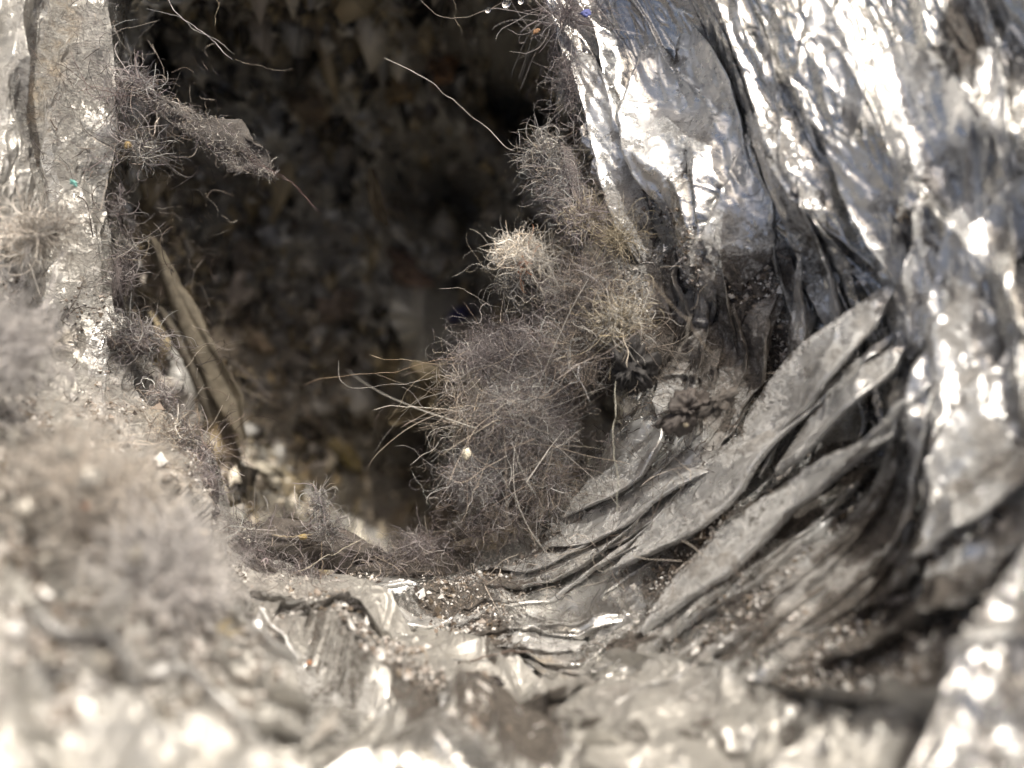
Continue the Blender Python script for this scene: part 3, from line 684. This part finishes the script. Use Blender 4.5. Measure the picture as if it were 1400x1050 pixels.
# ================================================================ the flake that hangs from the left edge
root = empty('lint_flake', place(165, 120, 10.0))
tag(root, 'long flat lint flake hanging from the upper left edge, dark red hairs at its tip', 'lint flake')
C = resample(np.array([(160,112,10.0,6),(205,132,9.9,18),(250,160,9.9,32),(300,190,9.95,46),(345,218,10.0,38),(374,244,10.05,4)], float), 90)
Tn = np.gradient(C[:, :2], axis=0); Tn /= np.linalg.norm(Tn, axis=1, keepdims=True); Nn = np.stack([-Tn[:, 1], Tn[:, 0]], -1)
tq = np.linspace(0, 2*np.pi, 26, endpoint=False)[:, None]; tl = np.linspace(0, 1, 90)[None]
rag = (1 + .55*fbm(np.cos(tq)*2.1+tl*5, np.sin(tq)*.3+tl*4, 5, 111)).clip(.35, 1.7)
fu = C[None, :, 0] + Nn[None, :, 0]*np.cos(tq)*C[None, :, 3]*.5*rag; fv = C[None, :, 1] + Nn[None, :, 1]*np.cos(tq)*C[None, :, 3]*.5*rag
fd = C[None, :, 2] - np.sin(tq)*.035*rag + .05*np.cos(tq) + .04*fbm(tl*6, np.cos(tq)*2, 3, 9)
V = place(fu, fv, fd).transpose(1, 0, 2)
make('flake_body', V, grid_faces(90, 26, True), M_FLAKE, root, origin=np.array(root.location))
ps = []
for (t0, N, L, pal, rd_) in ((0, 1500, .085, PALE+GREY, .0013), (0, 60, .25, BROWN, .0013)):
    g = np.random.default_rng(5+N); k = (g.random(N)**.8*89).astype(int); o_ = (g.random(N)-.5)*C[k, 3]*1.1
    ps.append(fibres(N, place(C[k, 0]+Nn[k, 0]*o_, C[k, 1]+Nn[k, 1]*o_, C[k, 2]-.06+g.normal(size=N)*.04), L, .55, rd_, pal, N))
V, F, D = join(ps); f = make('fibre_fuzz', V, F, M_FIBRE, root, attrs={'dye': D}, origin=np.array(root.location)); f['kind'] = 'stuff'
for k, pp in enumerate([[(330,205,9.9),(352,228,9.9),(385,240,9.95),(410,262,9.95),(440,292,10)], [(340,215,9.9),(372,236,9.9),(398,248,9.95),(425,276,10),(432,288,10)], [(335,200,9.88),(360,225,9.9),(378,238,9.9)]]):
    h = strand('red_hair', None, None, pp, .006, (.16, .06, .055), mat=M_HAIR); h.parent = root; h.location = h.location - root.location

# ================================================================ single hairs and straws
HG = 'loose hairs and straws caught on the foil'
ST = [
 ('bristle','stiff pale bristle with one broken end floating in the dark opening','bristle',[(525,79,9.6),(570,102,9.7),(610,132,9.8),(645,160,9.9),(668,178,10.0),(690,200,10.0),(704,206,10.0)],.011,(.62,.58,.5)),
 ('hair','curved hair with beads of water reaching from the top of the right edge','hair',[(575,0,9.9),(600,22,9.9),(630,27,9.9),(660,18,9.9),(700,2,9.9),(730,-6,9.9)],.0055,(.5,.4,.3)),
 ('hair','thin vertical hair arc at the top of the opening, crossing the beaded hair','hair',[(620,-20,10),(621,10,10),(630,40,10),(631,60,10.1)],.004,(.45,.35,.2)),
 ('hair','short straight hair hanging at the top, left of the bristle','hair',[(296,-10,9.9),(297,15,9.9),(294,36,9.9)],.0055,(.5,.38,.2)),
 ('hair','fine dark hair loop at the top left of the opening','hair',[(215,28,10),(195,45,10),(182,65,10),(180,85,10),(192,98,10)],.004,(.2,.17,.15)),
 ('hair','fine dark hair springing from the left edge at the top','hair',[(145,38,10),(165,46,10),(176,66,10),(180,95,10)],.004,(.2,.17,.15)),
 ('hair','faint straight hair right of the frayed yarn end','hair',[(322,82,10),(350,91,10),(380,95,10),(402,94,10)],.004,(.45,.35,.25)),
 ('straw','golden hair bent upwards at its end, sticking left out of the big clump','hair',[(414,526,9.7),(440,517,9.7),(480,513,9.7),(530,509,9.8),(590,495,9.8),(640,490,9.8)],.006,(.42,.27,.14)),
 ('hair','grey L shaped hair crossing the golden hair','hair',[(463,493,9.7),(463,515,9.7),(470,524,9.7),(490,530,9.75),(530,528,9.8),(600,515,9.8)],.005,(.55,.5,.45)),
 ('hair','faint tan hair above the golden hair','hair',[(505,485,9.8),(530,493,9.8),(570,494,9.8),(640,498,9.8)],.006,(.5,.36,.18)),
 ('hair','long arched hair curving down left out of the big clump','hair',[(640,480,9.7),(590,505,9.7),(560,530,9.7),(543,558,9.75),(530,575,9.8)],.0055,(.52,.40,.24)),
 ('hair','second arched hair curving down beside the longest one','hair',[(640,505,9.7),(600,525,9.7),(568,550,9.75),(548,562,9.8)],.005,(.5,.42,.3)),
 ('hair','thin arc of hair above the big clump reaching left','hair',[(600,395,9.8),(630,396,9.8),(660,412,9.8),(690,420,9.8),(722,422,9.75)],.005,(.5,.44,.36)),
 ('hair','black curved hair on the face of the big clump','hair',[(685,480,9.0),(664,492,9.0),(668,505,9.0),(682,520,9.0),(697,529,9.0)],.008,(.02,.018,.018)),
 ('hair','dark straight hair lying across the middle of the big clump','hair',[(565,580,9.4),(590,572,9.1),(640,571,9.0),(680,570,9.0),(705,548,9.0)],.006,(.07,.05,.04)),
 ('hair','dark hair slanting down the right side of the big clump','hair',[(790,540,9.0),(770,570,9.0),(750,600,9.0),(738,640,9.1),(731,665,9.2)],.006,(.06,.045,.04)),
 ('hair','dark horizontal hair right of the black curved hair','hair',[(720,545,9.0),(745,545,9.0),(778,542,9.0)],.005,(.07,.05,.05)),
 ('hair','pale straight hair slanting up to the right over the clump','hair',[(690,660,9.2),(740,628,9.1),(790,590,9.1),(800,585,9.1)],.005,(.6,.54,.46)),
 ('hair','pale straight hair running from the clump up to the brown tangle','hair',[(760,520,9.0),(800,495,9.1),(840,475,9.1),(870,455,9.1),(890,440,9.2)],.0065,(.5,.4,.34)),
 ('hair','pale vertical hair hanging over the grey pleat right of the clump','hair',[(842,520,9.1),(841,560,9.0),(840,610,8.9),(843,660,8.9),(845,710,9.0)],.008,(.62,.6,.45)),
 ('straw','golden straw lying level over the lower left edge','straw',[(373,732,9.4),(400,732,9.4),(429,730,9.4)],.012,(.5,.38,.2)),
 ('straw','thin pale needle rising to the right at the lower left edge','straw',[(408,782,9.3),(450,760,9.4),(497,736,9.5)],.0075,(.66,.58,.4)),
 ('straw','upright thin straw beside the pale needle','straw',[(440,740,9.4),(441,770,9.4),(438,800,9.4)],.0065,(.45,.32,.18)),
 ('hair','long fine hair slanting down right across the lower left edge','hair',[(302,690,9.4),(340,725,9.4),(392,738,9.4),(420,770,9.4),(438,808,9.4)],.0045,(.4,.36,.32)),
 ('hair','glossy black hair hooked over the lint mound','hair',[(296,655,9.3),(315,668,9.2),(323,690,9.2),(324,715,9.3)],.0085,(.012,.012,.014)),
 ('hair','thin brown hair standing up from the bend of the left edge','hair',[(263,625,9.4),(266,595,9.4),(271,555,9.4)],.005,(.45,.33,.2)),
 ('hair','forked brown hair leaning left at the bend of the left edge','hair',[(288,615,9.4),(273,595,9.4),(272,575,9.4),(270,560,9.4)],.0055,(.4,.26,.16)),
 ('straw','short pale straw upright at the foot of the forked hair','straw',[(234,625,9.3),(240,600,9.3),(246,582,9.3)],.0065,(.7,.6,.4)),
 ('hair','small curled hair right of the lint mound','hair',[(288,622,9.5),(300,624,9.5),(308,615,9.5),(318,614,9.5)],.004,(.5,.42,.36)),
 ('hair','long thin crease-like hair over the left foil, level','hair',[(40,465,9.0),(80,473,9.0),(126,475,9.1)],.006,(.30,.24,.18)),
 ('straw','white shiny sliver lying over the lower left foil','sliver',[(355,830,8.4),(375,855,8.3),(400,888,8.2),(408,903,8.1)],.026,(.85,.85,.86)),
 ('straw','brown stalk slanting down on the grey flap at the bottom','stalk',[(467,865,8.6),(485,895,8.4),(505,920,8.2),(515,940,8.0)],.02,(.16,.10,.08)),
 ('straw','reddish stalk lying level in front of the lowest pleats','stalk',[(620,908,8.6),(650,900,8.5),(690,893,8.5),(730,892,8.5)],.022,(.16,.10,.07)),
 ('straw','blurred brown thread crossing the grime patch on the right wall','thread',[(880,375,8.0),(910,405,8.0),(940,440,8.0),(975,485,8.1)],.014,(.30,.23,.15)),
 ('straw','pale thread forking beside the brown one on the right wall','thread',[(945,430,8.1),(935,470,8.2),(910,510,8.4)],.014,(.5,.45,.36)),
 ('yarn','frayed grey yarn end hanging from the top into the dark','yarn',[(225,-10,9.9),(245,20,9.9),(270,38,9.9),(295,62,9.9),(318,82,9.9)],.012,(.45,.43,.43)),
 ('yarn','thinner frayed thread twisted round the grey yarn end','yarn',[(200,12,9.9),(240,22,9.85),(272,42,9.85),(290,52,9.9),(320,74,9.9)],.006,(.5,.48,.47)),
 ('hair','dark red hair springing from the left edge over bare foil','hair',[(96,70,9.5),(108,95,9.5),(125,128,9.5),(150,130,9.5),(200,132,9.6)],.006,(.15,.05,.05)),
 ('hair','red hair crossing the dark red one on the left foil','hair',[(105,125,9.5),(125,122,9.5),(160,128,9.5),(172,127,9.5)],.006,(.17,.06,.055)),
 ('hair','brown hair looping down from the web of threads','hair',[(188,140,9.9),(190,165,9.9),(178,185,9.9),(168,192,9.9)],.0045,(.36,.28,.18)),
 ('hair','brown hair curving along the left edge below the web','hair',[(158,195,9.9),(157,225,9.9),(150,250,9.9)],.0055,(.42,.34,.24)),
 ('hair','thin hair arc hanging below the web of threads','hair',[(190,235,10),(186,252,10),(176,262,10),(160,268,10)],.004,(.3,.25,.22)),
 ('hair','hair standing off the ragged dark tuft','hair',[(160,350,9.9),(190,355,9.9),(202,335,9.9),(206,315,9.9)],.0045,(.5,.38,.22)),
]
for nm, lb, ct_, pts_, rd_, col_ in ST: strand(nm, lb, ct_, pts_, rd_, col_, HG)
# many short anonymous hairs stuck flat on the pleats and wall: nobody could count them
g = np.random.default_rng(99); N = 900
uu = np.concatenate([g.uniform(600, 1050, 560), g.uniform(60, 300, 340)]); vv = np.concatenate([g.uniform(560, 900, 560), g.uniform(60, 640, 340)])
hp = wall_point(uu, vv, .26)
V, F, D = fibres(N, hp, .35, .35, .0028, [(.08,.06,.05),(.15,.12,.1),(.4,.36,.32),(.05,.04,.04)], 98)
o = make('short_hairs', V, F, M_FIBRE, attrs={'dye': D}); tag(o, 'scatter of short fine hairs lying on the pleats and the left foil', 'hairs', kind='stuff')

# ================================================================ crumbs, scraps, droplets
def crumb(name, label, cat, u, v, ru, rv, d, rd, col, seed, ang=0, group=None, rough=.3, gl=.7, metal=0., n=26, scale=14):
    V, F = lump(u, v, ru, rv, d, rd, seed, ang, n=n, rough=rough)
    return tag(make(name, V, F, plain(name+' surface', col, gl, metal, scale), origin=place(u, v, d)), label, cat, group)
CR = 'crumbs of debris on the foil and lint'
crumb('crumb','small cream crumb stuck to the lower left of the big clump','crumb',638,621,6,8,9.3,.05,(.66,.62,.50),3,group=CR)
crumb('crumb','black charred lump wedged between the clump and the first pleat','debris',864,506,24,34,9.5,.2,(.03,.028,.028),5,10,CR,.8,scale=6,n=70)
crumb('crumb','teal speck on the left foil','speck',101,250,6,4,9.1,.03,(.18,.42,.38),7,40,CR)
crumb('crumb','blue speck near the top of the right foil','speck',801,18,7,5,9.6,.03,(.12,.14,.36),9,0,CR)
crumb('crumb','orange fleck on the grey foil at the bottom left','speck',423,906,4,3,8.0,.02,(.55,.26,.13),11,0,CR)
crumb('crumb','dark brown dirt lump in the grime of the right wall, thick end down','debris',940,560,32,22,9.02,.16,(.07,.06,.055),13,-30,CR,.75,scale=5,n=70)
crumb('crumb','smaller brown dirt lump touching the larger one on the right wall','debris',985,548,26,12,8.85,.10,(.08,.07,.062),15,-35,CR,.75,scale=5,n=60)
crumb('crumb','glinting black bead on the right wall above the dirt lump','debris',958,442,12,8,8.8,.07,(.03,.03,.035),17,0,CR,.2,.15)
crumb('crumb','dark oval scab on the foil at the bottom centre','debris',662,938,27,13,8.05,.12,(.035,.03,.03),19,-5,CR,.2,.25)
crumb('crumb','orange brown flake at the top of the right edge','flake',733,43,6,3,10,.02,(.32,.18,.09),21,-25,CR)
crumb('crumb','amber seed caught in the web of threads','seed',175,198,5,5,9.9,.04,(.32,.24,.12),23,0,CR)
crumb('crumb','yellow brown crumb beside the golden straw','crumb',414,734,6,4,9.6,.03,(.32,.24,.11),25,0,CR)
crumb('crumb','tan pebble out of focus at lower left','pebble',305,872,34,24,6.9,.2,(.34,.29,.20),27,10,CR,.25)
crumb('crumb','orange speck on the brown drift at the left','speck',117,692,6,4,6.2,.03,(.5,.24,.14),29,0,CR)
crumb('crumb','tan fleck on the large brown dirt lump','speck',938,581,4,3,8.65,.02,(.22,.19,.14),31,0,CR)
# white paint or foil crumbs that glint in the lower left
g = np.random.default_rng(123)
WH = [(30,700,18,20,'below the level brown drift, second from the left border'),(125,655,16,20,'largest of its row, left of the soft grey lint ball'),(65,900,12,14,'on bare foil at lower left, beside the left border'),(60,770,14,14,'left of the soft grey lint ball'),
 (140,905,14,16,'straight below the left side of the soft grey lint ball'),(262,955,16,12,'just below the tan pebble'),(20,600,12,12,'highest one, on the left border'),(185,760,12,14,'on the upper face of the soft grey lint ball'),(95,620,10,12,'between the lilac lint and the brown drift'),(215,965,18,10,'lowest one, left of the tan pebble')]
names = ['topmost','second','third']
for i, (u_, v_, a_, b_, l_) in enumerate(WH):
    crumb('foil_crumb', 'pale out of focus crumb, '+l_, 'crumb', u_, v_, a_*.8, b_*.8, 5.9 if v_ < 860 else 5.3, .1, (.55,.52,.47), 40+i, g.uniform(0, 90), 'white glinting crumbs at lower left', .7, .35, .5, scale=6)
M_D = M_DROP
def drop(u, v, d, r, label):
    V, F = lump(u, v, r/px*1, r/px*1, d, r, 3, n=20, rough=.02)
    V = np.array(V); tag(make('water_droplet', V, F, M_D, origin=place(u, v, d)), label, 'water droplet', 'water droplets on hairs and lint')
for u_, v_, r_, l_ in ((667,14,.034,'water bead on the curved hair at the top, lower left one'),(692,6,.05,'largest water bead on the curved hair at the top'),(712,2,.036,'water bead next to the right edge at the top'),(678,350,.026,'tiny water bead on the left of the pale tuft'),
        (700,377,.026,'tiny water bead under the pale tuft, left of a pair'),(708,377,.026,'tiny water bead under the pale tuft, right of a pair'),(838,484,.03,'tiny water bead below the brown tangle'),(757,437,.022,'tiny water bead on top of the big clump')):
    drop(u_, v_, 9.3 if v_ > 300 else 9.85, r_, l_)

# grit and fluff lying in the dust of wall, flap and pleats: past counting
g = np.random.default_rng(321)
def grit(N, seed, ulim, vlim, lift, size, key, name, lo=.25):
    g = np.random.default_rng(seed)
    u = g.uniform(*ulim, N*3); v = g.uniform(*vlim, N*3)
    th_, r_ = polar(u, v); w = np.maximum(blobs(u, v, DUST, 13)*.8, blobs(u, v, GRIME, 3)) + .35*fbm(u/30, v/30, 3, 77)
    ok = (r_ > rim_r(th_)+8) & (w*g.random(N*3)**.3 > lo); u, v = u[ok][:N], v[ok][:N]; N = len(u)
    # on the flap the sheet lies higher
    c_ = wall_point(u, v, lift(u, v))
    sz = size*np.exp(g.normal(size=N)*.55)
    oc = np.array([(1,0,0),(-1,0,0),(0,1,0),(0,-1,0),(0,0,1),(0,0,-1)], float)
    q = oc[None]*(1+.6*g.normal(size=(N, 6, 1))*.6) + g.normal(size=(N, 6, 3))*.3
    V = (c_[:, None]+q*sz[:, None, None]).reshape(-1, 3)
    f = np.array([(0,2,4),(2,1,4),(1,3,4),(3,0,4),(2,0,5),(1,2,5),(3,1,5),(0,3,5)])
    F = (f[None]+6*np.arange(N)[:, None, None]).reshape(-1, 3)
    pal = np.array([(.10,.08,.06),(.22,.18,.15),(.34,.30,.27),(.05,.04,.035),(.5,.47,.44),(.62,.60,.58),(.22,.18,.14),(.7,.69,.67),(.4,.38,.36)])
    o = make(name, V, F, M_HAIR, duct, smooth=False, attrs={'dye': np.repeat(pal[g.integers(0, len(pal), N)], 6, 0)}, origin=(0, 0, 4)); o['kind'] = 'stuff'
onflap = lambda u, v: np.where((u < 150) | (v > 600+.62*(u-240)+.00025*(u-240)**2) & (u < 640), .16, .0)
grit(16000, 1, (600, 1400), (250, 1050), lambda u, v: .02+0*u, .010, 0, 'grit')
grit(12000, 2, (-50, 680), (380, 1100), onflap, .011, 0, 'grit', .2)
grit(400, 3, (-50, 230), (560, 1000), onflap, .022, 0, 'coarse_grit', .2)
N = 7000; u = g.uniform(0, 1250, N*2); v = g.uniform(0, 1050, N*2); th_, r_ = polar(u, v)
ok = (r_ > rim_r(th_)+4) & (blobs(u, v, DUST, 13)+.4*fbm(u/40, v/40, 3, 7) > .25*g.random(N*2)+.15); u, v = u[ok][:N], v[ok][:N]
V, F, D = fibres(len(u), wall_point(u, v, onflap(u, v)+.05), .22, .7, .0017, PURP+BROWN, 324, K=6)
o = make('fluff', V, F, M_FIBRE, duct, attrs={'dye': D}, origin=(0, 0, 4)); o['kind'] = 'stuff'

g = np.random.default_rng(777); N = 5200; a_i = g.integers(int(NCR*.3), NCR-2, N); b_i = g.integers(0, len(thc), N)
oc = np.array([(1,0,0),(-1,0,0),(0,1,0),(0,-1,0),(0,0,1),(0,0,-1)], float)
q = oc[None]*(1+.4*g.normal(size=(N, 6, 1))) + g.normal(size=(N, 6, 3))*.35; q[..., 1] *= 1.5
V = (CV[a_i, b_i][:, None] + q*(.075*np.exp(g.normal(size=N)*.55))[:, None, None]).reshape(-1, 3)
f = np.array([(0,2,4),(2,1,4),(1,3,4),(3,0,4),(2,0,5),(1,2,5),(3,1,5),(0,3,5)])
pal = np.array([(.06,.055,.05),(.2,.17,.14),(.5,.45,.39),(.8,.74,.63),(.6,.5,.33),(.05,.045,.04),(.45,.44,.42),(.3,.25,.17)])
o = make('lint_nuggets', V, (f[None]+6*np.arange(N)[:, None, None]).reshape(-1, 3), M_HAIR, duct, attrs={'dye': np.repeat(pal[g.integers(0, len(pal), N)], 6, 0)}, origin=(0, 0, 4)); o['kind'] = 'stuff'
g = np.random.default_rng(778)
# ================================================================ things lying deep in the cavity, out of focus
def scrap(label, pts, wid, d, col, seed, group='scraps lying in the dark of the duct', mat=None):
    C = resample(np.column_stack([pts, wid]), 50); n = 50
    Tn = np.gradient(C[:, :2], axis=0); Tn /= np.linalg.norm(Tn, axis=1, keepdims=True); Nn = np.stack([-Tn[:, 1], Tn[:, 0]], -1)
    tq = np.linspace(0, 2*np.pi, 20, endpoint=False)[:, None]; tl = np.linspace(0, 1, n)[None]
    rag = 1 + .4*fbm(np.cos(tq)*1.6+tl*4+seed, np.sin(tq)*.4+tl*3, 3, seed)
    V = place(C[None, :, 0]+Nn[None, :, 0]*np.cos(tq)*C[None, :, 2]*.5*rag, C[None, :, 1]+Nn[None, :, 1]*np.cos(tq)*C[None, :, 2]*.5*rag, d[0]+(d[1]-d[0])*tl - np.sin(tq)*.05*rag + .08*np.cos(tq*2+tl*3)).transpose(1, 0, 2)
    return tag(make('debris_scrap', V, grid_faces(n, 20, True), mat or plain('scrap surface', col, .6, 0, 5)), label, 'scrap', group)
scrap('long pale crumpled strip slanting down the left of the dark cavity', [(205,325),(240,400),(275,470),(310,540),(335,600)], [10,34,44,40,8], (11.6,13.2), (.20,.175,.135), 3)
scrap('second pale strip beside the long one, fatter at its lower end', [(215,420),(250,470),(280,530),(300,590),(330,650)], [8,22,30,38,10], (12.,13.6), (.18,.16,.13), 5)
scrap('tan curved scrap behind the left side of the big clump', [(560,500),(590,520),(570,560),(530,575)], [12,34,34,10], (13,14), (.10,.08,.05), 7)
scrap('small upright tan scrap in the upper middle of the dark', [(505,230),(512,260),(520,290),(530,310)], [8,20,22,8], (14,14.5), (.15,.12,.08), 13)
WD = [(290,548,18,20,'pale round lint wad beside the foot of the slanting pale strips',(.50,.45,.37)),(318,405,26,22,'grey brown lint wad right of the middle of the slanting strip',(.26,.23,.20)),(368,322,13,22,'light grey upright lint wad right of the tip of the hanging flake',(.32,.32,.32)),
 (450,425,34,24,'dim brown lint wad in the middle of the dark, above the golden hair',(.16,.13,.11)),(280,300,34,26,'grey brown lint wad under the hanging flake',(.17,.16,.14)),(345,240,30,20,'dim lint wad behind the red tip of the hanging flake',(.17,.15,.12)),
 (420,140,28,30,'brown lint wad left of the floating bristle, halfway down it',(.18,.14,.10)),(545,120,20,34,'upright brown lint wad crossed by the floating bristle',(.20,.15,.09)),(235,60,30,30,'grey lint wad behind the frayed yarn end',(.20,.18,.15)),
 (375,60,26,24,'olive brown lint wad right of the frayed yarn end',(.20,.17,.12)),(625,432,20,13,'navy blue lint wad left of the top of the big clump',(.06,.06,.15)),(400,500,30,22,'dim lint wad left of the bent tip of the golden hair',(.14,.13,.12)),
 (350,470,20,14,'small tan lint wad right of the two slanting strips',(.28,.23,.17)),(345,640,36,16,'grey lint wad low on the left, right of the edge bend',(.26,.24,.20)),(600,95,16,32,'rust brown upright lint wad near the top right of the dark',(.20,.12,.07)),
 (560,370,26,22,'dark brown lint wad left of the pale tuft with orange threads',(.14,.10,.08)),(470,620,22,18,'olive lint wad left of the black hollow at the bottom',(.24,.20,.10)),(330,345,18,26,'upright pale brown lint wad above the slanting strips',(.22,.19,.16))]
CD = ZC - CV[..., 2]; CU = 700 + CV[..., 0]*700/(CD*T); CVV = 525 - CV[..., 1]*700/(CD*T); CUT = int(NCR*.3)
def cavity_depth(u, v):
    k = np.argmin((CU[CUT:]-u)**2+(CVV[CUT:]-v)**2); return CD[CUT:].ravel()[k]
for i, (u_, v_, a_, b_, l_, c_) in enumerate(WD):
    c_ = tuple(x*1.9 for x in c_); d_ = cavity_depth(u_, v_) - .1; a_, b_ = a_*1.1, b_*.8
    V, F = lump(u_, v_, a_, b_, d_, .35, 200+i, g.uniform(-60, 60), n=40, rough=.6)
    tag(make('lint_wad', V, F, plain('wad surface', c_, .85, 0, 4), origin=place(u_, v_, d_)), l_, 'lint wad', 'lint wads at the back of the dark cavity')
# loose fibre nap over the cavity wall
g = np.random.default_rng(55); idx = g.integers(int(NCR*.35), NCR-3, 5200); jdx = g.integers(0, len(thc), 5200)
V, F, D = fibres(5200, CV[idx, jdx] + np.array([0, 0, .1]), 1.0, .5, .006, [(.22,.19,.15),(.30,.26,.20),(.14,.12,.11),(.38,.32,.22),(.1,.09,.09)], 56, K=7)
o = make('lint_nap', V, F, M_FIBRE, duct, attrs={'dye': D}, origin=(0, 0, 4)); o['kind'] = 'stuff'
